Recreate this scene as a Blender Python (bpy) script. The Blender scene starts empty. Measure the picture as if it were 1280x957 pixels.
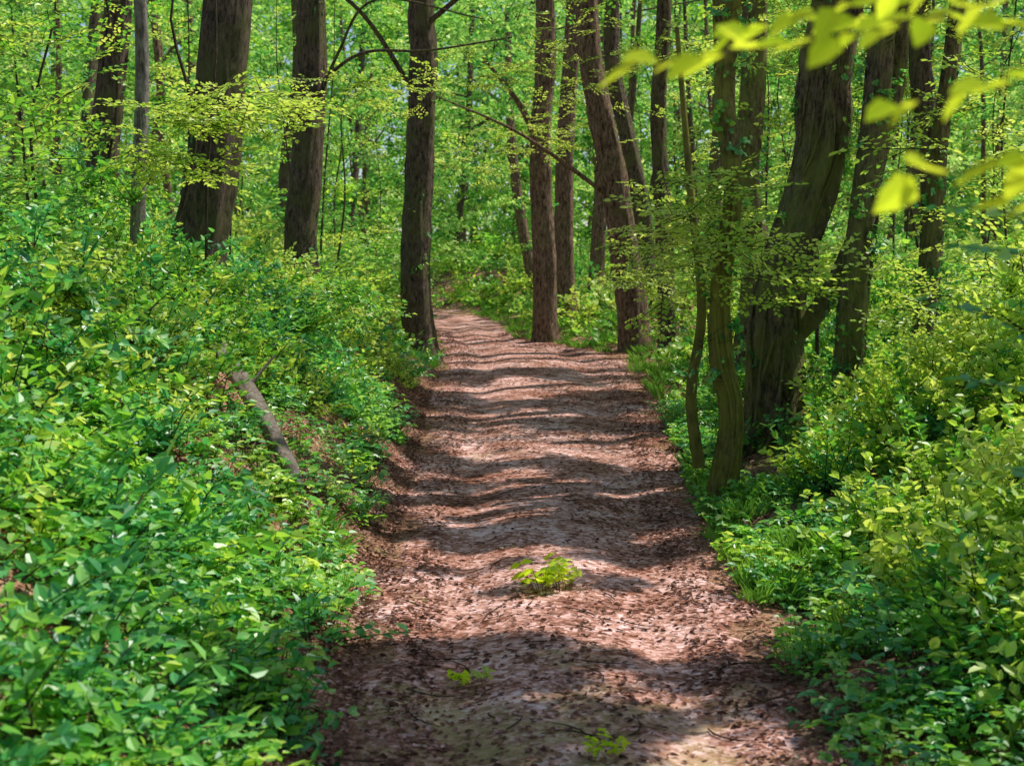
import bpy, math, numpy as np
from mathutils import Vector, noise as mn
rng=np.random.default_rng(7)
scene=bpy.context.scene
COL=scene.collection
REALIZE=True
# ---------------------------------------------------------------- sun
EL=math.radians(57); SX,SY=0.90,0.436
COT=1/math.tan(EL)
SUN=Vector((math.cos(EL)*SX,math.cos(EL)*SY,math.sin(EL))).normalized()
# ---------------------------------------------------------------- noise
_lat=rng.random((256,256))
def vn(x,y):
    x=np.asarray(x,float);y=np.asarray(y,float)
    xi=np.floor(x).astype(int);yi=np.floor(y).astype(int)
    fx=x-xi;fy=y-yi;fx=fx*fx*(3-2*fx);fy=fy*fy*(3-2*fy)
    a=_lat[xi%256,yi%256];b=_lat[(xi+1)%256,yi%256];c=_lat[xi%256,(yi+1)%256];d=_lat[(xi+1)%256,(yi+1)%256]
    return (a*(1-fx)+b*fx)*(1-fy)+(c*(1-fx)+d*fx)*fy
def fbm(x,y): return .55*vn(x,y)+.3*vn(x*2.1+7,y*2.1+3)+.15*vn(x*4.3+1,y*4.3+9)
# ---------------------------------------------------------------- terrain
PY=[-20,5.6,8,13,19,25,32,42,55,80,250]
PZ=[0,0,0,.13,.38,.61,.80,.92,1.05,1.4,4]
CY=[-20,5.6,8,13,19,25,28,31,36,42,47,54,65,100]
CX=[.25,.28,.25,.33,.37,.42,.05,-.75,-1.0,-1.5,-2.6,-6.5,-15,-40]
WY=[-20,5.6,8,13,19,25,28,31,36,42,60]
WX=[.95,.95,1.03,1.23,1.48,1.6,1.25,.8,.8,.8,.8]
cen=lambda y:np.interp(y,CY,CX)
hwd=lambda y:np.interp(y,WY,WX)
def sm(t):
    t=np.clip(t,0,1);return t*t*(3-2*t)
def H(x,y):
    x=np.asarray(x,float);y=np.asarray(y,float)
    t=x-cen(y);w=hwd(y)
    dl=np.maximum(0,-t-w);dr=np.maximum(0,t-w)
    HL=np.interp(y,[-20,4,10,16,24,45,70],[.8,.95,1.3,1.35,1.15,.9,.5])
    HR=np.interp(y,[-20,5,12,20,27,45,70],[.5,.5,.8,.8,.3,.5,.5])
    z=np.interp(y,PY,PZ)+HL*sm((dl+.15*(dl>0)*sm(dl/.2))/2.4)+HR*sm(dr/3.0)+.03*np.minimum(dl+dr,60)
    e=sm((dl+dr)/.6)
    z=z+(vn(x*.6+40,y*.45+50)-.5)*.09*(1-e)+(vn(x*1.1+40,y*1.1+50)-.5)*.2*e+(vn(x*4+11,y*4+5)-.5)*(.012+.05*e)
    z=z-.05*np.exp(-((np.abs(t)-.55*w)/.25)**2)
    z=z+1.2*np.exp(-((x-.6)**2+(y-54)**2)/30)
    return z
# ---------------------------------------------------------------- sun patches laid out by hand; foliage is thinned to open them
def band(g,a,b,s=.12): return sm((g-a)/s+.5)*sm((b-g)/s+.5)
def lit(gx,gy):
    gx=np.asarray(gx,float);gy=np.asarray(gy,float)
    wy=gy+(vn(gx*.7+3,gy*.5)-.5)*1.6+(vn(gx*2.2,gy*2.2+5)-.5)*.6
    t=gx-cen(gy)+(vn(gx+4,gy*1.5)-.5)*.8
    L=np.zeros_like(gx)
    for a,b,x0,x1,v in [(-3,2.6,-3,3,1),(5.3,5.8,.0,.9,1),(7.4,8.7,-1.8,1.0,1),(7.8,8.6,.7,1.7,1),(9.5,10.3,-1.8,-.2,1),(9.0,9.4,.1,1.8,1),(11.0,11.8,-1.8,-.1,1),(10.3,10.7,.9,1.8,1),
                      (12.1,12.6,.3,1.8,1),(14.1,15.9,-.9,2.0,1),(15.0,15.7,-1.9,-.9,1),(17.2,18.1,-1.8,.2,1),(16.8,17.3,.9,1.8,1),(19.6,21.3,-.6,2,1),(20.3,21,-2,-.4,1),(23.2,26,-2,2,1),(27,32,-3,3,1),(33,48,-4,4,1)]:
        L=np.maximum(L,v*band(wy,a,b)*band(t,x0,x1,.3))
    L=L*sm((vn(gx*1.6+30,gy*2.2)-.12)/.06)
    L=np.maximum(L,sm((vn(gx*1.9+60,gy*3.0)*.6+vn(gx*.8,gy*.6+9)*.4-.70)/.03)*(gy>4))
    bank=sm((fbm(gx*.8+20,gy*.7+31)-.42)/.04)
    off=sm((np.abs(t)-hwd(gy)-.1)/.4)
    L=np.maximum(L*(1-off*.3),bank*off)
    L=np.maximum(L,np.exp(-((gx+1.7)**2/1.0+(gy-11)**2/6)))
    L=np.maximum(L,sm((gy-24)/5)*sm((fbm(gx*.6+2,gy*.4)-.36)/.05))
    return np.clip(L,0,1)
def filt(P,zmin=1.6,strength=.95,reach=.7,yaw=None,side=.0):  # removes foliage that would shade a laid-out sun patch
    if yaw is None:yaw=rng.random(len(P))*6.283
    z=P[:,2]-np.interp(P[:,1],PY,PZ)
    l=np.zeros(len(P))
    for k in (0,.5,1):
        for s in ((-side,side) if side and k>0 else (0,)):
            gx=P[:,0]+np.cos(yaw)*reach*k-np.sin(yaw)*s-COT*SX*z;gy=P[:,1]+np.sin(yaw)*reach*k+np.cos(yaw)*s-COT*SY*z
            l=np.maximum(l,lit(gx,gy))
    k=(z<zmin)|(rng.random(len(P))>l*strength)
    return P[k],yaw[k]
# ---------------------------------------------------------------- materials
def newmat(name):
    m=bpy.data.materials.new(name);m.use_nodes=True
    nt=m.node_tree;nt.nodes.clear()
    out=nt.nodes.new('ShaderNodeOutputMaterial')
    return m,nt,nt.nodes,nt.links,out
def ramp(N,stops):
    r=N.new('ShaderNodeValToRGB');e=r.color_ramp.elements
    while len(e)<len(stops):e.new(.5)
    for i,(p,c) in enumerate(stops):
        e[i].position=p;e[i].color=(*c,1)
    return r
def leafmat(name,stops,trans,tmix=.5,rough=.42,spec=.05,nscale=1.6):
    m,nt,N,L,out=newmat(name)
    g=N.new('ShaderNodeNewGeometry');r=ramp(N,stops)
    nz=N.new('ShaderNodeTexNoise');nz.inputs['Scale'].default_value=nscale;nz.inputs['Detail'].default_value=1;L.new(g.outputs['Position'],nz.inputs['Vector'])
    ad=N.new('ShaderNodeMath');ad.operation='MULTIPLY_ADD';ad.inputs[1].default_value=.6
    mu=N.new('ShaderNodeMath');mu.operation='MULTIPLY_ADD';mu.inputs[1].default_value=1.3;mu.inputs[2].default_value=-.45
    L.new(nz.outputs['Fac'],mu.inputs[0]);L.new(g.outputs['Random Per Island'],ad.inputs[0]);L.new(mu.outputs[0],ad.inputs[2])
    L.new(ad.outputs[0],r.inputs['Fac'])
    p=N.new('ShaderNodeBsdfDiffuse')
    L.new(r.outputs['Color'],p.inputs['Color'])
    t=N.new('ShaderNodeBsdfTranslucent')
    mx=N.new('ShaderNodeMix');mx.data_type='RGBA';mx.blend_type='MULTIPLY';mx.inputs['Factor'].default_value=1
    L.new(r.outputs['Color'],mx.inputs['A']);mx.inputs['B'].default_value=(*trans,1)
    L.new(mx.outputs['Result'],t.inputs['Color'])
    ms=N.new('ShaderNodeMixShader');ms.inputs['Fac'].default_value=tmix
    L.new(p.outputs[0],ms.inputs[1]);L.new(t.outputs[0],ms.inputs[2])
    if spec==0:
        L.new(ms.outputs[0],out.inputs['Surface']);return m
    gl=N.new('ShaderNodeBsdfGlossy');gl.inputs['Roughness'].default_value=rough
    m2=N.new('ShaderNodeMixShader');m2.inputs['Fac'].default_value=spec
    L.new(ms.outputs[0],m2.inputs[1]);L.new(gl.outputs[0],m2.inputs[2]);L.new(m2.outputs[0],out.inputs['Surface'])
    return m
M_leaf=leafmat('green_leaf',[(0,(.04,.2,.035)),(.35,(.13,.42,.045)),(.7,(.30,.58,.06)),(1,(.58,.72,.14))],(1.85,1.55,1.2))
M_teal=leafmat('shade_tinted_leaf',[(0,(.02,.18,.06)),(.45,(.09,.40,.11)),(.8,(.28,.60,.11)),(1,(.6,.77,.28))],(1.8,1.55,1.1),.45,.4,.07)  # teal of shaded foliage put into the leaf colour
M_bright=leafmat('young_sunlit_leaf',[(0,(.22,.48,.05)),(.5,(.48,.68,.08)),(1,(.72,.84,.2))],(1.35,1.2,1.1),.55)  # young growth, with sunlit yellow-green put into its colour
M_hazel=leafmat('hazel_leaf',[(0,(.5,.76,.03)),(1,(.66,.84,.06))],(1.35,1.15,1.0),.6,.4,.0)
M_far=leafmat('far_leaf',[(0,(.03,.2,.045)),(.35,(.14,.44,.08)),(.7,(.38,.67,.13)),(1,(.7,.86,.36))],(1.4,1.2,1.15),.55,.4,0,.45)  # wide ramp puts highlights and dark gaps into the leaf colour
M_grass=leafmat('grass_blade',[(0,(.1,.3,.05)),(1,(.28,.5,.08))],(1.8,1.6,1),.45)
M_litter=leafmat('dry_leaf',[(0,(.045,.018,.01)),(.4,(.16,.07,.045)),(.75,(.42,.22,.16)),(.95,(.72,.48,.43)),(1,(.25,.3,.07))],(1,.9,.8),.15,.6,.02)
def barkmat(name,c0,c1,moss,mc=(.09,.12,.02)):
    m,nt,N,L,out=newmat(name)
    tc=N.new('ShaderNodeTexCoord')
    mp=N.new('ShaderNodeMapping');mp.inputs['Scale'].default_value=(11,11,3.2);L.new(tc.outputs['Object'],mp.inputs[0])
    n1=N.new('ShaderNodeTexNoise');n1.inputs['Scale'].default_value=2.2;n1.inputs['Detail'].default_value=8;n1.inputs['Roughness'].default_value=.78;L.new(mp.outputs[0],n1.inputs['Vector'])
    r=ramp(N,[(.40,c0),(.57,c1),(.72,tuple(min(.6,c*1.8) for c in c1))]);L.new(n1.outputs['Fac'],r.inputs['Fac'])
    n2=N.new('ShaderNodeTexNoise');n2.inputs['Scale'].default_value=2.1;n2.inputs['Detail'].default_value=8;n2.inputs['Roughness'].default_value=.7;L.new(tc.outputs['Object'],n2.inputs['Vector'])
    r2=ramp(N,[(.62-moss*.22,(0,0,0)),(.74-moss*.16,(1,1,1))]);L.new(n2.outputs['Fac'],r2.inputs['Fac'])
    mf=N.new('ShaderNodeMath');mf.operation='MULTIPLY';mf.inputs[1].default_value=.75;L.new(r2.outputs['Color'],mf.inputs[0])
    mx=N.new('ShaderNodeMix');mx.data_type='RGBA';L.new(mf.outputs[0],mx.inputs['Factor']);L.new(r.outputs['Color'],mx.inputs['A']);mx.inputs['B'].default_value=(*mc,1)
    p=N.new('ShaderNodeBsdfPrincipled');p.inputs['Roughness'].default_value=.85;p.inputs['Specular IOR Level'].default_value=.2
    L.new(mx.outputs['Result'],p.inputs['Base Color'])
    b=N.new('ShaderNodeBump');b.inputs['Strength'].default_value=1;b.inputs['Distance'].default_value=.12
    L.new(n1.outputs['Fac'],b.inputs['Height']);L.new(b.outputs[0],p.inputs['Normal']);L.new(p.outputs[0],out.inputs['Surface'])
    return m
M_bark=barkmat('bark',(.022,.015,.011),(.25,.18,.13),.75,(.18,.19,.06))  # raised pale tone paints sun speckle into the bark
M_barkr=barkmat('bark_warm',(.05,.028,.018),(.42,.27,.18),.45,(.2,.2,.07))
M_barkm=barkmat('bark_mossy',(.035,.024,.014),(.36,.27,.17),1.05,(.34,.37,.08))
M_moss=barkmat('moss_bark',(.06,.05,.015),(.34,.28,.12),1.25,(.52,.5,.08))
M_barkg=barkmat('bark_grey',(.14,.12,.1),(.5,.45,.4),.2)
M_log=barkmat('log_bark',(.35,.27,.2),(.6,.5,.42),.2,(.45,.42,.14))
M_twig=barkmat('twig',(.05,.035,.02),(.16,.12,.07),.3)
def groundmat(name,stops,green,gthr,patch=False):
    m,nt,N,L,out=newmat(name)
    tc=N.new('ShaderNodeTexCoord')
    v=N.new('ShaderNodeTexVoronoi');v.inputs['Scale'].default_value=34;v.inputs['Randomness'].default_value=1
    nz=N.new('ShaderNodeTexNoise');nz.inputs['Scale'].default_value=14;nz.inputs['Detail'].default_value=4;L.new(tc.outputs['Object'],nz.inputs['Vector'])
    va=N.new('ShaderNodeVectorMath');va.operation='MULTIPLY_ADD';va.inputs[1].default_value=(.12,.12,.12)
    L.new(nz.outputs['Color'],va.inputs[0]);L.new(tc.outputs['Object'],va.inputs[2]);L.new(va.outputs[0],v.inputs['Vector'])
    n2=N.new('ShaderNodeTexNoise');n2.inputs['Scale'].default_value=1.5;n2.inputs['Detail'].default_value=9;n2.inputs['Roughness'].default_value=.74;L.new(tc.outputs['Object'],n2.inputs['Vector'])
    sp=N.new('ShaderNodeSeparateColor');L.new(v.outputs['Color'],sp.inputs[0])
    a=N.new('ShaderNodeMath');a.operation='MULTIPLY_ADD';a.inputs[1].default_value=.28;L.new(sp.outputs[0],a.inputs[0])
    s=N.new('ShaderNodeMath');s.operation='MULTIPLY_ADD';s.inputs[1].default_value=1.0;s.inputs[2].default_value=-.11;L.new(n2.outputs['Fac'],s.inputs[0]);L.new(s.outputs[0],a.inputs[2])
    r=ramp(N,stops);L.new(a.outputs[0],r.inputs['Fac'])
    n3=N.new('ShaderNodeTexNoise');n3.inputs['Scale'].default_value=1.1;n3.inputs['Detail'].default_value=7;n3.inputs['Roughness'].default_value=.7;L.new(tc.outputs['Object'],n3.inputs['Vector'])
    r3=ramp(N,[(gthr,(0,0,0)),(gthr+.13,(1,1,1))])
    if patch:
        sx=N.new('ShaderNodeSeparateXYZ');L.new(tc.outputs['Object'],sx.inputs[0])
        mr=N.new('ShaderNodeMapRange');mr.inputs['From Min'].default_value=7.4;mr.inputs['From Max'].default_value=6.2;mr.inputs['To Min'].default_value=0;mr.inputs['To Max'].default_value=.17
        L.new(sx.outputs['Y'],mr.inputs['Value'])
        ad=N.new('ShaderNodeMath');ad.operation='ADD';L.new(mr.outputs[0],ad.inputs[0]);L.new(n3.outputs['Fac'],ad.inputs[1]);L.new(ad.outputs[0],r3.inputs['Fac'])
    else: L.new(n3.outputs['Fac'],r3.inputs['Fac'])
    mf=N.new('ShaderNodeMath');mf.operation='MULTIPLY';mf.inputs[1].default_value=.65;L.new(r3.outputs['Color'],mf.inputs[0])
    mx=N.new('ShaderNodeMix');mx.data_type='RGBA';L.new(mf.outputs[0],mx.inputs['Factor']);L.new(r.outputs['Color'],mx.inputs['A']);mx.inputs['B'].default_value=(*green,1)
    p=N.new('ShaderNodeBsdfDiffuse')
    L.new(mx.outputs['Result'],p.inputs['Color'])
    b=N.new('ShaderNodeBump');b.inputs['Strength'].default_value=.8;b.inputs['Distance'].default_value=.03;L.new(a.outputs[0],b.inputs['Height'])
    L.new(b.outputs[0],p.inputs['Normal']);L.new(p.outputs[0],out.inputs['Surface'])
    return m
M_path=groundmat('path_litter',[(.3,(.085,.032,.02)),(.45,(.28,.125,.085)),(.58,(.56,.31,.25)),(.73,(.88,.62,.60))],(.40,.33,.15),.62,True)
M_ground=groundmat('forest_floor',[(.3,(.06,.03,.016)),(.5,(.28,.15,.09)),(.8,(.6,.38,.27))],(.14,.24,.05),.55)
# ---------------------------------------------------------------- mesh helpers
def mesh_from(name,V,F,mats,midx=None,smooth=True):
    me=bpy.data.meshes.new(name)
    V=np.asarray(V,np.float32);F=np.asarray(F,np.int32)
    me.vertices.add(len(V));me.vertices.foreach_set('co',V.ravel())
    k=F.shape[1];me.loops.add(F.size);me.loops.foreach_set('vertex_index',F.ravel())
    me.polygons.add(len(F));me.polygons.foreach_set('loop_start',np.arange(0,F.size,k,dtype=np.int32))
    for m in mats:me.materials.append(m)
    if midx is not None:me.polygons.foreach_set('material_index',np.asarray(midx,np.int32))
    me.polygons.foreach_set('use_smooth',np.full(len(F),smooth))
    me.update(calc_edges=True);me.validate()
    return me
def obj(name,me,parent=None):
    o=bpy.data.objects.new(name,me);COL.objects.link(o)
    if parent:o.parent=parent
    return o
def leafgeo(P,D,Nn,Ls,W,fold=.12,droop=.12,lod=0):
    P=np.asarray(P,float);D=np.asarray(D,float);Nn=np.asarray(Nn,float)
    D/=np.linalg.norm(D,axis=1,keepdims=True)
    S=np.cross(D,Nn);S/=np.linalg.norm(S,axis=1,keepdims=True)+1e-9
    U=np.cross(S,D)
    Ls=np.asarray(Ls)[:,None];W=np.asarray(W)[:,None]
    def q(a,b,c):return P+D*Ls*a+S*W*b+U*Ls*c
    if lod:
        V=np.stack([q(0,0,0),q(.45,.55,.04),q(1,0,-.08),q(.45,-.55,.04)],1).reshape(-1,3)
        return V,(np.arange(len(P))*4)[:,None]+np.array([[0,1,2,3]])
    vs=[q(0,0,0),q(.28,.46,fold*.8),q(.68,.36,fold*.5-droop*.4),q(1,0,-droop),q(.68,-.36,fold*.5-droop*.4),q(.28,-.46,fold*.8)]
    V=np.stack(vs,1).reshape(-1,3)
    b=(np.arange(len(P))*6)[:,None]
    F=np.concatenate([b+np.array([[0,1,2,3]]),b+np.array([[0,3,4,5]])],0)
    return V,F
def tube(pts,rad,n=6,bump=0,seed=0,fr=(2.5,.8)):
    pts=[Vector(p) for p in pts];V=[];F=[]
    a=None
    for i,p in enumerate(pts):
        t=(pts[min(i+1,len(pts)-1)]-pts[max(i-1,0)]).normalized()
        if a is None:
            a=t.orthogonal().normalized()
        a=(a-t*a.dot(t)).normalized();bb=t.cross(a)
        for k in range(n):
            th=2*math.pi*k/n;d=a*math.cos(th)+bb*math.sin(th)
            r=rad[i]
            if bump:
                q=Vector((d.x*fr[0]+seed,d.y*fr[0],p.z*fr[1]))
                r*=1+bump*(mn.noise(q)+.5*mn.noise(q*2.7+Vector((0,0,3)))+.3*mn.noise(q*6))
            V.append(p+d*r)
    for i in range(len(pts)-1):
        for k in range(n):
            k2=(k+1)%n
            F.append((i*n+k,i*n+k2,(i+1)*n+k2,(i+1)*n+k))
    return [tuple(v) for v in V],F
def spline(cp,step=.12):
    cp=[Vector(c) for c in cp];out=[]
    e=[cp[0]*2-cp[1]]+cp+[cp[-1]*2-cp[-2]]
    for i in range(1,len(e)-2):
        n=max(2,int((e[i+1]-e[i]).length/step))
        for j in range(n):
            t=j/n
            out.append(.5*((2*e[i])+(-e[i-1]+e[i+1])*t+(2*e[i-1]-5*e[i]+4*e[i+1]-e[i+2])*t*t+(-e[i-1]+3*e[i]-3*e[i+1]+e[i+2])*t**3))
    out.append(cp[-1]);return out
class Acc:
    def __init__(s):s.V=[];s.F=[];s.M=[];s.n=0
    def add(s,V,F,m=0):
        V=np.asarray(V,float).reshape(-1,3);F=np.asarray(F,int)
        s.V.append(V);s.F.append(F+s.n);s.M.append(np.full(len(F),m));s.n+=len(V)
    def mesh(s,name,mats,smooth=True):
        return mesh_from(name,np.concatenate(s.V),np.concatenate(s.F),mats,np.concatenate(s.M),smooth)
# ---------------------------------------------------------------- ground and path
def axis(a,b,step,lo,hi,g=1.13):
    c=list(np.arange(a,b,step));d=step
    while c[-1]<hi:d*=g;c.append(c[-1]+d)
    d=step
    while c[0]>lo:d*=g;c.insert(0,c[0]-d)
    return np.array(c)
xs=axis(-5,5,.09,-400,400);ys=axis(1.5,30,.11,-200,800)
X,Y=np.meshgrid(xs,ys);Z=H(X,Y)
nx,ny=len(xs),len(ys)
I=np.arange(nx*ny).reshape(ny,nx)
F=np.stack([I[:-1,:-1],I[:-1,1:],I[1:,1:],I[1:,:-1]],-1).reshape(-1,4)
obj('forest_ground',mesh_from('forest_ground',np.stack([X,Y,Z],-1).reshape(-1,3),F,[M_ground]))
yp=np.concatenate([np.arange(-8,30,.1),np.arange(30,75,.4)])
u=np.linspace(-1,1,41)
U,YP=np.meshgrid(u,yp)
el=hwd(YP)*(1.0+.6*(fbm(YP*1.7+3,YP*0+np.sign(U)*5+9)-.5))+.14
XP=cen(YP)+U*el
ZP=H(XP,YP)+.022-.045*np.abs(U)**8
Ip=np.arange(XP.size).reshape(XP.shape)
F=np.stack([Ip[:-1,:-1],Ip[:-1,1:],Ip[1:,1:],Ip[1:,:-1]],-1).reshape(-1,4)
obj('dirt_path',mesh_from('dirt_path',np.stack([XP,YP,ZP],-1).reshape(-1,3),F,[M_path]))
n=54000
y=4+30*rng.random(n)**1.7;t=rng.normal(0,1,n)*.62
t=np.where(rng.random(n)<.62,np.sign(t)*(.65+.95*rng.random(n)**1.3),t)
x=cen(y)+t*hwd(y)
keep=rng.random(n)<-.17+1.25*fbm(x*1.2,y*1.2+9)**1.3+.3*(np.abs(t)>.7)
x=x[keep];y=y[keep]
m=22000;y2=4+18*rng.random(m)**1.3;s2=np.where(rng.random(m)<.75,-1,1);x2=cen(y2)+s2*(hwd(y2)+1.6*rng.random(m)**1.4)
x=np.concatenate([x,x2]);y=np.concatenate([y,y2]);n=len(x)
P=np.stack([x,y,H(x,y)+.03],1);th=rng.random(n)*6.283
D=np.stack([np.cos(th),np.sin(th),rng.normal(0,.2,n)],1);Nn=np.stack([rng.normal(0,.3,n),rng.normal(0,.3,n),np.ones(n)],1)
Ls=.018+.034*rng.random(n)
V,F=leafgeo(P,D,Nn,Ls,Ls*.6,.1,.2)
obj('leaf_litter',mesh_from('leaf_litter',V,F,[M_litter],None,False))
A=Acc()
for i in range(150):
    y0=4+20*rng.random()**1.5;x0=float(cen(y0)+rng.normal(0,.8)*hwd(y0));a=rng.random()*6.28;l=.08+.25*rng.random()
    pts=[]
    for k in range(5):
        s=(k/4-.5)*l;xx=x0+math.cos(a+s*2)*s;yy=y0+math.sin(a+s*2)*s
        pts.append((xx,yy,float(H(xx,yy))+.032))
    V,F=tube(pts,[.003,.004,.0035,.003,.0015],4);A.add(V,F)
obj('fallen_twigs',A.mesh('fallen_twigs',[M_twig]))
# ---------------------------------------------------------------- leaf cluster library
def unit(v):return v/np.linalg.norm(v)
def spray(seed,mat,leaf=.065,L=.6,n_side=5,lay=.3,lod=0,asp=.62):
    r=np.random.default_rng(seed);A=Acc();P=[];D=[];Nn=[];S=[]
    def axisleaves(p0,d0,ln,sp):
        k=int(ln/sp);pts=[]
        for i in range(k+1):
            s=i*sp;p=p0+d0*s+np.array([0,0,-.18*s*s+r.normal(0,.004)])
            pts.append(p)
            if i>0:
                side=1 if i%2 else -1
                perp=np.cross(np.array([0,0,1]),d0);perp=unit(perp)
                D.append(unit(d0*.7+perp*side*.8+r.normal(0,.15,3)));P.append(p)
                Nn.append(np.array([0,0,1])+r.normal(0,lay,3));S.append(leaf*(.65+.6*r.random()))
        D.append(d0+r.normal(0,.1,3));P.append(pts[-1]);Nn.append(np.array([0,0,1])+r.normal(0,lay,3));S.append(leaf)
        if len(pts)>1:
            V,F=tube([pts[0],pts[len(pts)//2],pts[-1]],[.004,.003,.0012],3);A.add(V,F,1)
    ax=unit(np.array([1,0,.12]))
    axisleaves(np.zeros(3),ax,L,leaf*.62)
    for i in range(n_side):
        s=L*(.12+.7*i/n_side);sd=1 if i%2 else -1
        d=unit(np.array([.62,sd*.75,r.normal(0,.18)]))
        axisleaves(ax*s+np.array([0,0,-.18*s*s]),d,L*(.55-.07*i)*(.8+.4*r.random()),leaf*.7)
    S=np.array(S);V,F=leafgeo(P,D,Nn,S,S*asp,lod=lod);A.add(V,F,0)
    return A.mesh('leaf_spray',[mat,M_twig],False)
def bush(seed,mat,leaf=.07,R=.38,ns=9,up=.7,lay=.55,asp=.62,lod=0,dens=.85):
    r=np.random.default_rng(seed);A=Acc();P=[];D=[];Nn=[];S=[]
    for i in range(ns):
        a=r.random()*6.28;d=unit(np.array([math.cos(a),math.sin(a),up*(.4+1.3*r.random())]))
        ln=R*(.7+.6*r.random());k=int(ln/(leaf*.62));pts=[]
        p0=np.array([r.normal(0,.04),r.normal(0,.04),-.1])
        for j in range(k+1):
            s=j/k*ln;p=p0+d*s+np.array([0,0,-.25*s*s]);pts.append(p)
            if j>0:
                for sd in (1,-1):
                    if r.random()<dens:
                        th=r.random()*6.28;o=unit(np.array([math.cos(th),math.sin(th),r.normal(.05,.3)]))
                        P.append(p);D.append(unit(o+d*.5));Nn.append(np.array([0,0,1])+r.normal(0,lay,3));S.append(leaf*(.5+.8*r.random()))
        V,F=tube([pts[0],pts[len(pts)//2],pts[-1]],[.005,.0035,.0015],3);A.add(V,F,1)
    S=np.array(S);V,F=leafgeo(P,D,Nn,S,S*asp,lod=lod);A.add(V,F,0)
    return A.mesh('leafy_stems',[mat,M_twig],False)
def herb(seed,mat,n=16,R=.17,leaf=.075,asp=.7):
    r=np.random.default_rng(seed);A=Acc()
    P=[];D=[];Nn=[];S=[]
    for i in range(n):
        a=r.random()*6.28;q=R*math.sqrt(r.random());h=.03+.16*r.random()
        p=np.array([math.cos(a)*q,math.sin(a)*q,h])
        V,F=tube([(p[0]*.5,p[1]*.5,-.03),tuple(p)],[.0025,.0012],3);A.add(V,F,1)
        b=r.random()*6.28
        for k in (-1,0,1):
            dd=np.array([math.cos(b+k*1.2),math.sin(b+k*1.2),-.05+r.normal(0,.12)])
            P.append(p);D.append(dd);Nn.append(np.array([0,0,1])+r.normal(0,.3,3));S.append(leaf*(.6+.5*r.random()))
    S=np.array(S);V,F=leafgeo(P,D,Nn,S,S*asp);A.add(V,F,0)
    return A.mesh('herb',[mat,M_twig],False)
def clump(seed,mat,n=64,R=.6,leaf=.14):
    r=np.random.default_rng(seed);P=[];D=[];Nn=[];S=[]
    cs=[unit(r.normal(size=3))*R*.75*r.random()**.4*np.array([1,1,.7]) for _ in range(9)]
    for i in range(n):
        c=cs[r.integers(9)];o=r.normal(0,1,3)*np.array([.2,.2,.05])*R
        P.append(c+o);a=r.random()*6.28;D.append(np.array([math.cos(a),math.sin(a),r.normal(-.1,.25)]));Nn.append(np.array([0,0,1])+r.normal(0,.5,3));S.append(leaf*(.6+.7*r.random()))
    A=Acc();S=np.array(S);V,F=leafgeo(P,D,Nn,S,S*.62,lod=1);A.add(V,F,0)
    for c in cs[:3]:
        V,F=tube([(0,0,-R*.4),tuple(c)],[.012,.003],3);A.add(V,F,1)
    return A.mesh('foliage_clump',[mat,M_twig],False)
def tuft(seed,n=30):
    r=np.random.default_rng(seed);a=r.random(n)*6.28;q=r.random(n)*.07
    P=np.stack([np.cos(a)*q,np.sin(a)*q,np.full(n,-.01)],1)
    D=np.stack([np.cos(a)*.5*r.random(n)*1.6,np.sin(a)*.5*r.random(n)*1.6,np.ones(n)],1)
    Nn=np.stack([-np.cos(a),-np.sin(a),.3*np.ones(n)],1);S=.05+.1*r.random(n)
    V,F=leafgeo(P,D,Nn,S,np.full(n,.007),.02,.35);A=Acc();A.add(V,F)
    return A.mesh('grass_tuft',[M_grass],False)
def lib(name,meshes):
    c=bpy.data.collections.new(name)
    for i,m in enumerate(meshes):
        c.objects.link(bpy.data.objects.new(f'{name}_{i}',m))
    return c,len(meshes)
L_spray=lib('spray_lib',[spray(i,M_leaf) for i in range(3)]+[spray(9,M_bright)])
L_sprayb=lib('bright_spray_lib',[spray(20+i,M_bright,.06) for i in range(3)])
L_canopy=lib('canopy_lib',[spray(24+i,M_leaf,.1,.55,4,lod=1) for i in range(3)])
L_shade=lib('path_shade_lib',[spray(27+i,M_leaf,.12,.62,4,lod=1,asp=.8) for i in range(3)])  # small sprays added only to shade the path
L_bush=lib('bush_lib',[bush(i,M_leaf,ns=7) for i in range(3)]+[bush(7,M_teal,ns=7)])
L_shoot=lib('shoot_lib',[bush(100+i,M_leaf,.065,.85,4,3.2,.5) for i in range(2)]+[bush(103,M_bright,.065,.75,4,3.2,.5),bush(104,M_teal,.07,.8,4,3,.5)])
L_bushf=lib('far_bush_lib',[bush(i,M_leaf,.09,ns=7,lod=1) for i in range(2)]+[bush(7,M_bright,.09,ns=7,lod=1)])
L_bushb=lib('young_bush_lib',[bush(30+i,M_bright,.085,.4,7,1.2) for i in range(3)])
L_bushy=lib('fine_bush_lib',[bush(35+i,M_bright,.05,.3,6,.9) for i in range(3)])
L_bramble=lib('bramble_lib',[bush(40+i,M_teal,.072,.36,7,.5,.45,.66) for i in range(3)]+[bush(48,M_leaf,.06,.36,7,.6,.4,.66)])
L_herb=lib('herb_lib',[herb(50+i,M_teal,13,.17,.06) for i in range(2)]+[herb(53,M_leaf,16,.18,.05),herb(54,M_leaf,12,.2,.075)])
L_clump=lib('clump_lib',[clump(60+i,M_far) for i in range(3)]+[clump(66,M_leaf)])
L_grass=lib('grass_lib',[tuft(70+i) for i in range(3)])
L_ivy=lib('ivy_lib',[herb(80+i,M_teal,9,.12,.05,.9) for i in range(2)]+[herb(83,M_leaf,9,.12,.05,.9)])
_ng={}
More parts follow.
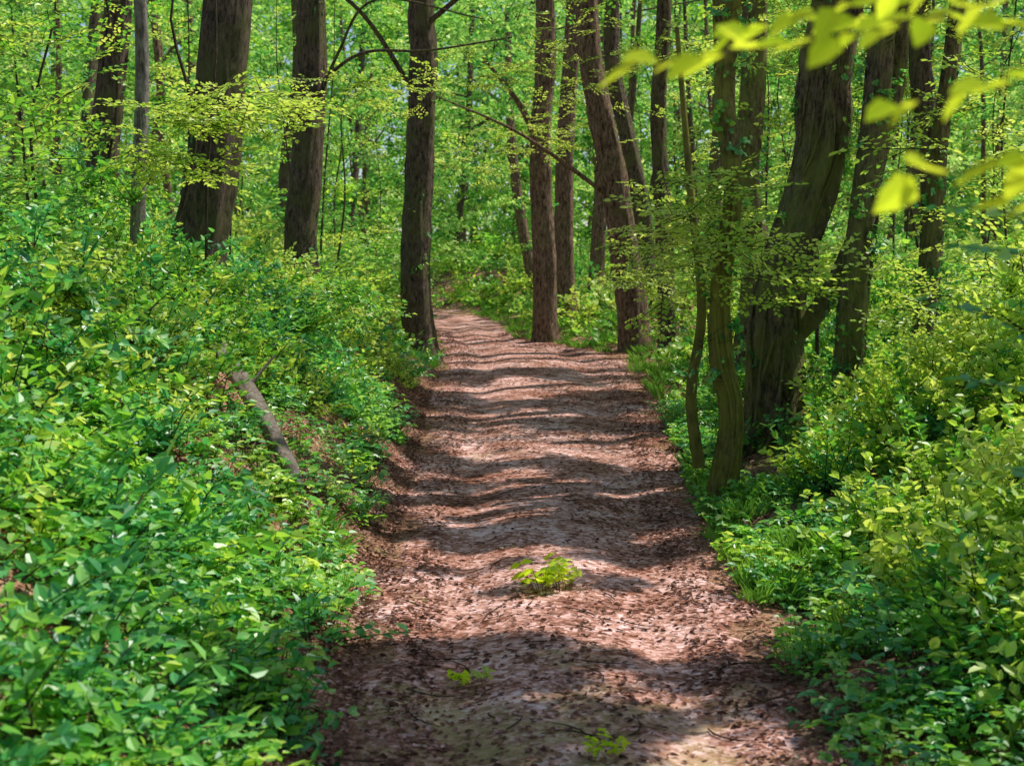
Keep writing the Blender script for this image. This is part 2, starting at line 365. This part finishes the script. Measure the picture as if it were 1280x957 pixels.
def nodegroup(col):
    if col.name in _ng:return _ng[col.name]
    ng=bpy.data.node_groups.new('scatter_'+col.name,'GeometryNodeTree')
    ng.interface.new_socket('Geometry',in_out='INPUT',socket_type='NodeSocketGeometry')
    ng.interface.new_socket('Geometry',in_out='OUTPUT',socket_type='NodeSocketGeometry')
    N=ng.nodes;L=ng.links
    gi=N.new('NodeGroupInput');go=N.new('NodeGroupOutput');ip=N.new('GeometryNodeInstanceOnPoints')
    ci=N.new('GeometryNodeCollectionInfo');ci.inputs['Collection'].default_value=col;ci.inputs['Separate Children'].default_value=True;ci.inputs['Reset Children'].default_value=True
    def at(nm,dt):
        a=N.new('GeometryNodeInputNamedAttribute');a.data_type=dt;a.inputs['Name'].default_value=nm;return a.outputs['Attribute']
    er=N.new('FunctionNodeEulerToRotation');L.new(at('rot','FLOAT_VECTOR'),er.inputs[0])
    L.new(gi.outputs[0],ip.inputs['Points']);L.new(ci.outputs[0],ip.inputs['Instance']);ip.inputs['Pick Instance'].default_value=True
    L.new(at('idx','INT'),ip.inputs['Instance Index']);L.new(er.outputs[0],ip.inputs['Rotation']);L.new(at('scl','FLOAT'),ip.inputs['Scale'])
    if REALIZE:
        rl=N.new('GeometryNodeRealizeInstances');L.new(ip.outputs[0],rl.inputs[0]);L.new(rl.outputs[0],go.inputs[0])
    else:L.new(ip.outputs[0],go.inputs[0])
    _ng[col.name]=ng;return ng
CNT={};TRI=0
def scatter(name,P,lb,s0=.8,s1=1.2,tilt=.3,parent=None,yaw=None):
    global TRI
    P=np.asarray(P,float);n=len(P)
    if n==0:return
    me=bpy.data.meshes.new(name);me.vertices.add(n);me.vertices.foreach_set('co',P.astype(np.float32).ravel())
    R=np.stack([rng.normal(0,tilt,n),rng.normal(0,tilt,n),rng.random(n)*6.283 if yaw is None else yaw],1).astype(np.float32)
    a=me.attributes.new('rot','FLOAT_VECTOR','POINT');a.data.foreach_set('vector',R.ravel())
    a=me.attributes.new('scl','FLOAT','POINT');a.data.foreach_set('value',(s0+(s1-s0)*rng.random(n)).astype(np.float32))
    a=me.attributes.new('idx','INT','POINT');a.data.foreach_set('value',rng.integers(0,lb[1],n).astype(np.int32))
    o=obj(name,me,parent);md=o.modifiers.new('scatter','NODES');md.node_group=nodegroup(lb[0])
    CNT[name]=CNT.get(name,0)+n;TRI+=n*2*len(lb[0].objects[0].data.polygons)
    return o
def ell(c,r,n,hollow=.35):
    d=rng.normal(size=(n,3));d/=np.linalg.norm(d,axis=1,keepdims=True)
    return np.array(c)+d*(hollow+(1-hollow)*rng.random((n,1))**.6)*np.array(r)
# ---------------------------------------------------------------- trees
def tree(name,cp,r0,r1,mat,limbs=(),crown=None,flare=1.35,seed=0,bump=.2,n=26,vines=0,ivy=0,sink=True):
    cp=[list(c) for c in cp]
    g=float(H(cp[0][0],cp[0][1]));cp[0][2]=g-.15
    base=Vector(cp[0])
    pts=spline(cp,.1);L=len(pts)
    ln=[0]
    for i in range(1,L):ln.append(ln[-1]+(pts[i]-pts[i-1]).length)
    rad=[(r0+(r1-r0)*ln[i]/ln[-1])*(1+(flare-1)*math.exp(-ln[i]/.28)) for i in range(L)]
    A=Acc();rel=[p-base for p in pts]
    V,F=tube(rel,rad,n,bump,seed*3.1,(2.6,.7));A.add(V,F)
    for lc,a,b in limbs:
        ps=[p-base for p in spline(lc,.12)]
        V,F=tube(ps,np.linspace(a,b,len(ps)),10,.15,seed+5);A.add(V,F)
    r=np.random.default_rng(seed+100)
    for v in range(vines):
        ph=r.random()*6.28;tw=r.normal(0,.9);ps=[]
        for i in range(0,int(L*(.6+.4*r.random())),2):
            th=ph+tw*ln[i]*.5+.5*math.sin(ln[i]*1.3+v*2);ps.append(rel[i]+Vector((math.cos(th),math.sin(th),0))*rad[i]*(1.0+.06*r.random()))
        V,F=tube(ps,[.006+.014*r.random()*(1-i/len(ps)) +.004 for i in range(len(ps))],6);A.add(V,F)
    me=A.mesh(name,[mat]);o=obj(name,me);o.location=base
    if ivy:
        IP=[];
        for k in range(ivy):
            i=min(L-1,int(L*r.random()**1.0));th=r.random()*6.28
            IP.append(rel[i]+Vector((math.cos(th),math.sin(th),0))*rad[i]*1.02)
        scatter('ivy_leaves',[tuple(p) for p in IP],L_ivy,.6,1.2,.9,o)
    if crown:
        P=[]
        for c,rr,k in crown:P.append(ell(c,rr,int(k*.6)))
        P=np.concatenate(P);P,yw=filt(P,reach=1.1,side=.3)
        scatter('crown',P-np.array(base),L_canopy,1.2,2.0,.35,o,yw)
    return o
tree('oak_tree',[(-3.5,15,1.4),(-3.3,15,2.3),(-3.12,15,3.3),(-2.95,15,4.9),(-2.7,15.2,7),(-2.6,15,9.5)],.30,.16,M_bark,
     [([(-2.95,15,4.9),(-3.6,15.5,6),(-4.6,16,7.5)],.12,.04),([(-2.75,15.1,6.5),(-1.8,14.8,7.6),(-.6,14.5,8.4)],.1,.03)],[((-2.8,15,9),(3,2.6,2),200)],seed=1,ivy=16)
tree('oak_tree',[(-3.05,21,1.5),(-3.12,21,2.6),(-2.98,21,4),(-2.92,21,6.5),(-3.1,21,9.5)],.25,.15,M_bark,
     [([(-2.98,21,4.7),(-2.2,20.8,5.25),(-1.2,20.5,5.25),(0,20,5.35)],.03,.01),([(-2.98,21,4.2),(-2.5,20.6,5.2),(-1.9,20.2,5.9),(-.4,20,5.6)],.028,.01)],[((-3,21,9.3),(2.8,2.6,2),150)],seed=2,ivy=26)
tree('beech_tree',[(-1.5,24,.9),(-1.62,24,1.7),(-1.6,24,3),(-1.48,24,5.5),(-1.5,24,7),(-1.3,24,10.5)],.27,.16,M_bark,
     [([(-1.55,24,5),(-2.5,23.5,6.4),(-3.6,23,7)],.05,.02),([(-1.5,24,6.2),(-.2,23.2,7),(1,22.5,7.2)],.05,.015)],[((-1.4,24,10),(3,2.6,2),150)],seed=3,ivy=45)
tree('birch_tree',[(-3.42,13,1.4),(-3.4,13,2.5),(-3.34,13,4.3),(-3.5,13,7)],.075,.045,M_barkg,flare=1.1,seed=4,bump=.05,n=14,crown=[((-3.6,13,6.8),(1.3,1.3,1),60)])
tree('oak_tree',[(-5.7,19,1.6),(-5.5,19,3),(-5.15,19,6),(-5,19,9)],.22,.13,M_bark,seed=5,crown=[((-5.2,19,9),(2.4,2.4,1.6),120)])
tree('oak_tree',[(.72,30,1),(.68,30,2.4),(.6,30,4.8),(.7,30,7),(.6,30,11)],.26,.16,M_barkr,seed=6,ivy=20,crown=[((.7,30,10.5),(3,2.6,1.8),100)],
     limbs=[([(.62,30,4.6),(.2,29.8,5.6),(-.6,29.5,6.6)],.09,.03)])
tree('oak_tree',[(1.25,33,1),(1.2,33,2.5),(1.22,33,5),(1.4,33,8),(1.5,33,11)],.25,.14,M_barkr,seed=7)
tree('leaning_beech_tree',[(2.35,27,1),(2.2,27,2.2),(1.9,27,4),(1.5,27,6),(1.35,27,7.5),(1.1,27,11)],.29,.17,M_barkr,seed=8,
     limbs=[([(1.95,27,3.5),(1.1,26.6,4.1),(0,26,4.75),(-1.4,25.5,5.3)],.05,.012)],crown=[((1.1,27,11),(3,2.8,1.8),150)])
tree('beech_tree',[(3.05,32,1),(3.0,32,2.8),(2.75,32,4.5),(2.3,32,6.5),(2.25,32,8.4),(2.6,32,11)],.22,.14,M_bark,seed=9)
tree('beech_tree',[(2.85,26,1.2),(2.75,26,3),(2.65,26,5),(2.75,26,7),(2.7,26,10)],.16,.11,M_bark,seed=10)
tree('beech_tree',[(3.2,22,1.2),(3.1,22,3),(3.2,22,5),(3.1,22,8),(3.2,22,10)],.13,.09,M_barkm,seed=11,crown=[((3.2,22,10),(2.4,2.4,1.6),100)])
tree('beech_tree',[(3.1,19,1.2),(3.25,19,2.2),(3.1,19,3.4),(3.2,19,5),(3.1,19,9.5)],.19,.13,M_barkm,seed=12,ivy=70,crown=[((3.1,19,9.5),(2.6,2.6,1.6),100)])
tree('ivy_covered_tree',[(2.5,13.5,1),(2.5,13.5,1.5),(2.6,13.5,2.1),(2.9,13.5,3.1),(2.92,13.5,3.8),(3.05,13.5,4.8),(3.15,13.6,6.5),(3.2,13.5,9)],.245,.19,M_barkm,seed=13,vines=16,ivy=130,bump=.4,
     limbs=[([(2.6,13.5,1.35),(2.9,13.4,1.7),(3.2,13.3,2.35),(3.4,13.3,3.1),(3.58,13.3,4.1),(3.6,13.4,6.5)],.10,.06),([(2.95,13.5,4.4),(3.5,13.8,5.6),(4.4,14,6.6)],.1,.04)],
     crown=[((3.3,13.5,9),(2.6,2.4,1.7),120)])
tree('mossy_tree',[(1.68,11.5,.5),(1.78,11.5,.85),(1.7,11.5,1.3),(1.68,11.5,1.9),(1.78,11.5,2.7),(1.7,11.5,3.5),(1.85,11.6,5),(1.8,11.6,7)],.10,.04,M_moss,seed=14,vines=4,ivy=70,flare=1.7,bump=.35,n=20,
     limbs=[([(1.55,11.7,.4),(1.48,11.7,1.0),(1.56,11.7,1.7),(1.48,11.8,2.6),(1.35,11.8,4)],.055,.018)])
tree('ivy_covered_tree',[(3.05,13,1),(3.1,13,1.6),(3.18,13,2.4),(3.28,13,3.3),(3.36,13,4.5),(3.6,13,7)],.14,.08,M_barkm,seed=15,vines=5,ivy=80,bump=.28)
tree('beech_tree',[(3.85,13.5,1.2),(3.95,13.5,2),(4.0,13.5,3),(4.2,13.5,5),(4.2,13.5,7)],.09,.06,M_barkm,seed=16,ivy=40)
tree('beech_tree',[(4.9,17,1.2),(5.0,17,3),(4.8,17,5),(5,17,8)],.15,.1,M_bark,seed=17,ivy=40)
tree('oak_tree',[(-6.6,17,1.6),(-6.5,17,3),(-6.7,17,6),(-6.6,17,9)],.2,.12,M_bark,seed=18)
A=Acc();r=np.random.default_rng(15);k=0
while k<125:
    d=38+52*r.random()**1.1 if k>10 else 28+14*r.random();x=(r.random()*2-1)*(.42*d+4)
    if abs(x-float(cen(d)))<3.0 or (d<36 and abs(x)<4.5):continue
    g=float(H(x,d));rr=.05+.17*r.random()**2.2;l=r.normal(0,.06,2)
    h=9+6*r.random()
    cp=[(x,d,g-.2),(x+l[0]*3+r.normal(0,.1),d,g+3),(x+l[0]*6+r.normal(0,.2),d+l[1]*6,g+6),(x+l[0]*h,d+l[1]*h,g+h)]
    ps=spline(cp,.6);V,F=tube(ps,np.linspace(rr*1.15,rr*.55,len(ps)),9,.12,k);A.add(V,F,k%2)
    if r.random()<.6:
        b=Vector(cp[2]);ps=spline([b,b+Vector((r.normal(0,1.2),0,1)),b+Vector((r.normal(0,2),0,2.2))],.5);V,F=tube(ps,np.linspace(rr*.4,.02,len(ps)),6,.1,k);A.add(V,F,k%2)
    k+=1
far=obj('distant_trees',A.mesh('distant_trees',[M_bark,M_barkr]))
A=Acc()
for k in range(45):
    d=13+22*r.random();sd=-1 if r.random()<.5 else 1
    x=float(cen(d))+sd*(float(hwd(d))+1.2+5*r.random());g=float(H(x,d));lx=r.normal(0,.25);h=3+3*r.random()
    ps=spline([(x,d,g-.1),(x+lx,d,g+h*.4),(x+lx*.6+r.normal(0,.15),d,g+h*.75),(x+lx*2.5,d+r.normal(0,.3),g+h)],.3)
    V,F=tube(ps,np.linspace(.012+.02*r.random(),.006,len(ps)),6);A.add(V,F)
obj('saplings',A.mesh('saplings',[M_twig]))
# ---------------------------------------------------------------- foliage masses
n=16500
d=27+70*rng.random(n)**.75;x=(rng.random(n)*2-1)*(.40*d+2);zz=rng.random(n)
g=H(x,d);z=g+.2+zz**1.1*(.20*d+2.0)
t=np.abs(x-cen(d));
ok=~((t<hwd(d)+.7)&(z-g<2.4+1.2*vn(x*.5,d*.3))&(d<44))
ok&=(vn(x*.35+5,d*.3+z*.35)+.6*vn(x*1.1+z*.9,d*.6+9))>.67
ok&=~((d<34)&(np.abs(x-1.2)<2.6)&(z<6))
P=np.stack([x,d,z],1)[ok];P,yw=filt(P,2.5,.55,.5)
P2=P[:,1]>52
scatter('distant_foliage',P[~P2],L_clump,.7,1.2,.4)
scatter('distant_foliage',P[P2],L_clump,1.3,2.1,.4)
n=1900
d=96+34*rng.random(n);x=(rng.random(n)*2-1)*(.42*d);z=H(x,d)+1+rng.random(n)*(.235*d)
scatter('distant_foliage',np.stack([x,d,z],1),L_clump,3.2,4.8,.4)
def mass(name,blobs,lb,s0,s1,tilt=.3,strength=.8):
    P=np.concatenate([ell(c,rr,k,.1) for c,rr,k in blobs])
    P=P[P[:,2]>H(P[:,0],P[:,1])+.1];P,yw=filt(P,1.8,strength,.5)
    return scatter(name,P,lb,s0,s1,tilt,None,yw)
mass('understorey_shrubs',[((-3.9,10,2.3),(.9,1.3,1.3),140),((-4.9,12.5,3.8),(1.3,1.5,1.8),160),((-4.4,14.5,2.6),(.9,1.2,1.2),80),((-5.6,16.5,4),(1.6,1.5,2.6),160),
  ((-2.3,16.5,1.7),(.8,1.6,.5),80),((-2.4,26,3),(1.2,2,2),100),((-4.6,23,4),(1.6,2.5,3),180),((-.2,36,6),(3,4,2.5),160),((-3,30,6),(2.5,3,2.5),140)],L_spray,.8,1.3)
mass('understorey_shrubs',[((2.15,16.5,2.7),(.6,1.2,1.0),95),((1.35,11.0,2.35),(.45,.5,.6),46),((2.0,11.6,2.1),(.4,.5,.5),30),((2.5,17,4.6),(1.0,1.2,1.0),60),((3.7,11.5,2.4),(.8,1.2,1.4),130),((4.6,13.5,4),(1.3,1.5,1.8),200),((2.1,21,2.2),(.6,1.6,.9),70),
  ((4.5,19,4),(1.2,2.5,2.6),200),((3.9,25,4.5),(1.6,2,3),150),((3.3,16,2.0),(.7,1,.7),60),((1.3,24,6.2),(1.5,2,1),70),((-3.4,11,2.0),(.7,1,.5),40),((-4.6,12,4.2),(1,1,1),50),((3.3,15,4.4),(.7,1,.6),40)],L_sprayb,.7,1.2)
mass('low_branch_foliage',[((-2.45,11.8,3.25),(.95,.5,.2),60),((-2.9,12,2.95),(.5,.5,.15),26),((-1.9,12.5,3.5),(.5,.5,.2),14),((.2,22,5.2),(1.6,1.5,.35),40),((-2,20,4.6),(1,1,.4),30),((.9,28,5),(1.4,1.5,.9),60),((-.6,27,4.4),(1,1,.7),40)],L_sprayb,.7,1.1,.2,.3)
n=3600
gx=-8+16*rng.random(n);gy=-2+32*rng.random(n)
h=6.6+4.0*rng.random(n)
P=np.stack([gx+COT*SX*h,gy+COT*SY*h,h+np.interp(gy+COT*SY*h,PY,PZ)],1)
P,yw=filt(P,0,.98,.9,side=.25)
vis=P[:,2]<1.0+.2025*P[:,1]
k2=~vis|(rng.random(len(P))<.4)
scatter('dapple_canopy',P[k2],L_canopy,1.0,1.5,.3,None,yw[k2])  # canopy placed by its ground shadow, thinned to shape the dapple
n=11000
gy=2.5+23*rng.random(n);gx=cen(gy)+(rng.random(n)*2-1)*(hwd(gy)+.7)
h=6.2+1.4*rng.random(n)
P=np.stack([gx+COT*SX*h,gy+COT*SY*h,h+np.interp(gy+COT*SY*h,PY,PZ)],1)
yw=np.where(rng.random(n)<.5,0,math.pi)+rng.normal(0,.3,n)
P,yw=filt(P,0,1.0,.26,yw,side=.06)
k2=P[:,2]>1.0+.2025*P[:,1]
k2|=rng.random(len(P))<.35
scatter('dapple_canopy',P[k2],L_shade,.42,.58,.15,None,yw[k2])  # floating sprays added to darken the path between sun patches
def banks(n,y0,y1,pw,e0,e1,side):
    y=y0+(y1-y0)*rng.random(n)**pw;e=e0+(e1-e0)*rng.random(n)
    x=cen(y)+side*(hwd(y)+e);return x,y,e
def growth(n,y0,y1,pw,e0,e1,side,hk,hmax,lb,s0,s1,name='undergrowth',thr=.0,tilt=.35,seed=0):
    x,y,e=banks(n,y0,y1,pw,e0,e1,side)
    k=fbm(x*.9+side*9+seed,y*.8+4)>thr
    slope=(side<0)&(y>9.5)&(y<19)
    k&=~(slope&(e<(.45 if hmax>.1 else .05)+.6*vn(y*.9,y*.3)))
    if side<0:k&=~(e<.02+.35*vn(y*1.3+5,y*.3))
    if hmax>.1:k&=~(((x+1.58)/.55)**2+((y-9.6)/1.45)**2<1)
    x,y,e=x[k],y[k],e[k]
    hm=np.minimum(hmax,hk*np.maximum(e-.15,.0)+.03)*(.2+1.4*vn(x*.8,y*.7+17))
    P=np.stack([x,y,H(x,y)+hm*rng.random(len(x))],1)
    scatter(name,P,lb,s0,s1,tilt)
growth(2000,3.2,24,1.4,.2,6.0,-1,.30,1.0,L_bramble,.6,1.15,thr=.42)
growth(800,5,22,1.3,.6,7,-1,.4,1.3,L_bush,.7,1.2,thr=.40)
growth(850,8,20,1.0,.3,3.2,-1,.25,.6,L_bushy,.7,1.3,thr=.41,seed=30)
growth(170,5.5,16,1.0,1.6,5,-1,.1,.3,L_shoot,.7,1.3,thr=.40,tilt=.15,seed=50)
growth(2100,2.8,18,1.4,.0,3.5,-1,0,.05,L_herb,.7,1.3,name='ground_cover',thr=.40,tilt=.2)
growth(260,6,15,1.0,.0,1.2,-1,0,.05,L_herb,.5,1.0,name='ground_cover',thr=.36,tilt=.2,seed=20)
growth(1100,3.6,22,1.4,.6,6,1,.3,.9,L_bush,.6,1.15,thr=.40)
growth(600,5.5,13,1.0,.8,3,1,.45,1.1,L_bushb,.5,1.0,thr=.40)
growth(150,5.5,14,1.0,.9,3.5,1,.1,.3,L_shoot,.7,1.2,thr=.38,tilt=.15,seed=50)
growth(1900,2.8,18,1.4,.1,3.5,1,0,.05,L_herb,.7,1.2,name='ground_cover',thr=.38,tilt=.2)
growth(1000,7,16,1.0,.1,1.6,1,0,.02,L_grass,.8,1.4,name='grass',thr=.42,tilt=.15)
growth(700,8,30,1.2,.0,1.0,-1,0,.02,L_grass,.7,1.2,name='grass',thr=.45,tilt=.15)
growth(600,18,50,1.0,.1,2.5,1,0,.1,L_grass,1.0,1.8,name='grass',thr=.3,tilt=.15)
growth(1000,20,60,1.0,.6,10,1,.3,1.0,L_bushf,1.0,1.8,thr=.3)
growth(1000,20,60,1.0,.6,10,-1,.3,1.0,L_bushf,1.0,1.8,thr=.3)
def plant(name,x,y,k,R,lb,s0,s1):
    P=np.stack([x+rng.normal(0,R,k),y+rng.normal(0,R*.8,k),np.zeros(k)],1);P[:,2]=H(P[:,0],P[:,1])+.04
    o=scatter(name,P,lb,s0,s1,.3)
L_seed=lib('seedling_lib',[herb(90,M_hazel,8,.1,.1,.6),herb(91,M_bright,7,.1,.1,.6)])
plant('seedling',.25,8.55,5,.08,L_seed,.7,1.1)
plant('seedling',-.21,6.65,2,.03,L_seed,.4,.5)
plant('seedling',.32,5.45,3,.06,L_seed,.3,.45)
lp=[(-2.3,11.2),(-2.0,10.7),(-1.7,10.1),(-1.42,9.5)]
cp=[(a,b,float(H(a,b))+.25-.04*i) for i,(a,b) in enumerate(lp)];ps=spline(cp,.05)
V,F=tube(ps,[.08-.025*i/len(ps)-.03*max(0,(i-len(ps)*.85)/(len(ps)*.15)) for i in range(len(ps))],14,.3,3,(2.5,2.5));A=Acc();A.add(V,F)
q=spline([cp[1],(cp[1][0]+.2,cp[1][1]+.1,cp[1][2]+.25)],.05);V,F=tube(q,np.linspace(.02,.008,len(q)),6);A.add(V,F)
q=spline([cp[2],(cp[2][0]-.1,cp[2][1]+.1,cp[2][2]-.25),(cp[2][0]-.1,cp[2][1]+.15,cp[2][2]-.5)],.05);V,F=tube(q,np.linspace(.02,.014,len(q)),6);A.add(V,F)
obj('fallen_log',A.mesh('fallen_log',[M_log]))
r=np.random.default_rng(3)
def shrub(name,base,stem,ends,mat):
    A=Acc();hz=Vector((base[0],base[1],float(H(*base))-.05))
    ps=spline([hz]+stem,.1);V,F=tube([p-hz for p in ps],np.linspace(.035,.012,len(ps)),8,.1,2);A.add(V,F,0)
    P=[];D=[];Nn=[];S=[]
    for cps,lf in ends:
        ps=spline(cps,.032);V,F=tube([p-hz for p in ps],np.linspace(.004,.001,len(ps)),5);A.add(V,F,0)
        for i,p in enumerate(ps):
            if i<len(ps)*.2 or r.random()<.1:continue
            d=(ps[min(i+1,len(ps)-1)]-ps[max(i-1,0)]).normalized();sd=1 if i%2 else -1
            D.append(np.array([d.x*.9+r.normal(0,.3),sd*.6,d.z-.15+r.normal(0,.3)]));P.append(np.array(p-hz));Nn.append(np.array([.5,-.5,.9])+r.normal(0,.3,3));S.append(lf*(.7+.5*r.random()))
    S=np.array(S);V,F=leafgeo(P,D,Nn,S,S*.62);A.add(V,F,1)
    o=obj(name,A.mesh(name,[M_twig,mat],False));o.location=hz
shrub('hazel_shrub',(1.75,2.1),[(1.7,2.1,1.2),(1.6,2.1,2.1),(1.45,2.15,2.9),(1.2,2.3,3.8)],
 [([(1.5,2.1,2.7),(1.0,2.1,2.42),(.6,2.1,2.27),(.15,2.1,2.2)],.075),([(1.6,2.1,2.2),(1.1,2.05,2.22),(.8,2.0,2.18),(.5,2,2.13)],.07),([(1.6,2.1,2.0),(1.0,2.0,2.09),(.55,1.95,2.03)],.08),([(1.5,2.1,2.6),(1.0,2.2,2.45),(.35,2.3,2.28)],.07),([(1.6,2.1,2.1),(1.0,2.4,2.3),(.5,2.5,2.35)],.07),([(1.62,2.1,1.9),(1.1,2.0,2.05),(.66,1.9,1.99)],.08)],M_hazel)
shrub('hazel_shrub',(1.9,4.3),[(1.85,4.3,1.2),(1.8,4.3,1.9),(1.7,4.3,2.6)],
 [([(1.85,4.3,1.4),(1.5,4.2,1.75),(1.2,4.1,1.85)],.06),([(1.82,4.3,1.7),(1.55,4.2,1.95),(1.3,4.1,2.0)],.06),([(1.85,4.3,1.3),(1.6,4.2,1.55),(1.3,4.1,1.62)],.06),([(1.8,4.3,1.9),(1.5,4.3,2.1),(1.25,4.2,2.12)],.06),([(1.85,4.3,1.1),(1.65,4.1,1.3),(1.38,4.0,1.38)],.06)],M_teal)
# ---------------------------------------------------------------- light, world, camera
sd=bpy.data.lights.new('sun','SUN');sd.energy=5;sd.angle=math.radians(.5);sd.color=(1,.95,.86)
so=obj('sun',sd);so.rotation_euler=SUN.to_track_quat('Z','Y').to_euler();so.location=(10,10,30)
w=bpy.data.worlds.new('World');scene.world=w;w.use_nodes=True
nt=w.node_tree;bg=nt.nodes['Background'];sk=nt.nodes.new('ShaderNodeTexSky');sk.sky_type='NISHITA';sk.sun_disc=False
sk.sun_elevation=EL;sk.sun_rotation=math.atan2(SX,SY);nt.links.new(sk.outputs[0],bg.inputs[0]);bg.inputs[1].default_value=.13
cd=bpy.data.cameras.new('camera');cd.lens=50;cd.sensor_width=36;cd.clip_end=2000;cd.clip_start=.05
cd.dof.use_dof=True;cd.dof.focus_distance=12;cd.dof.aperture_fstop=3.5
co=obj('camera',cd);co.location=(0,0,1.88);co.rotation_euler=(math.radians(90-3.81),0,0);scene.camera=co
scene.view_settings.view_transform='Standard';scene.view_settings.look='None';scene.view_settings.exposure=0
print(CNT,TRI)
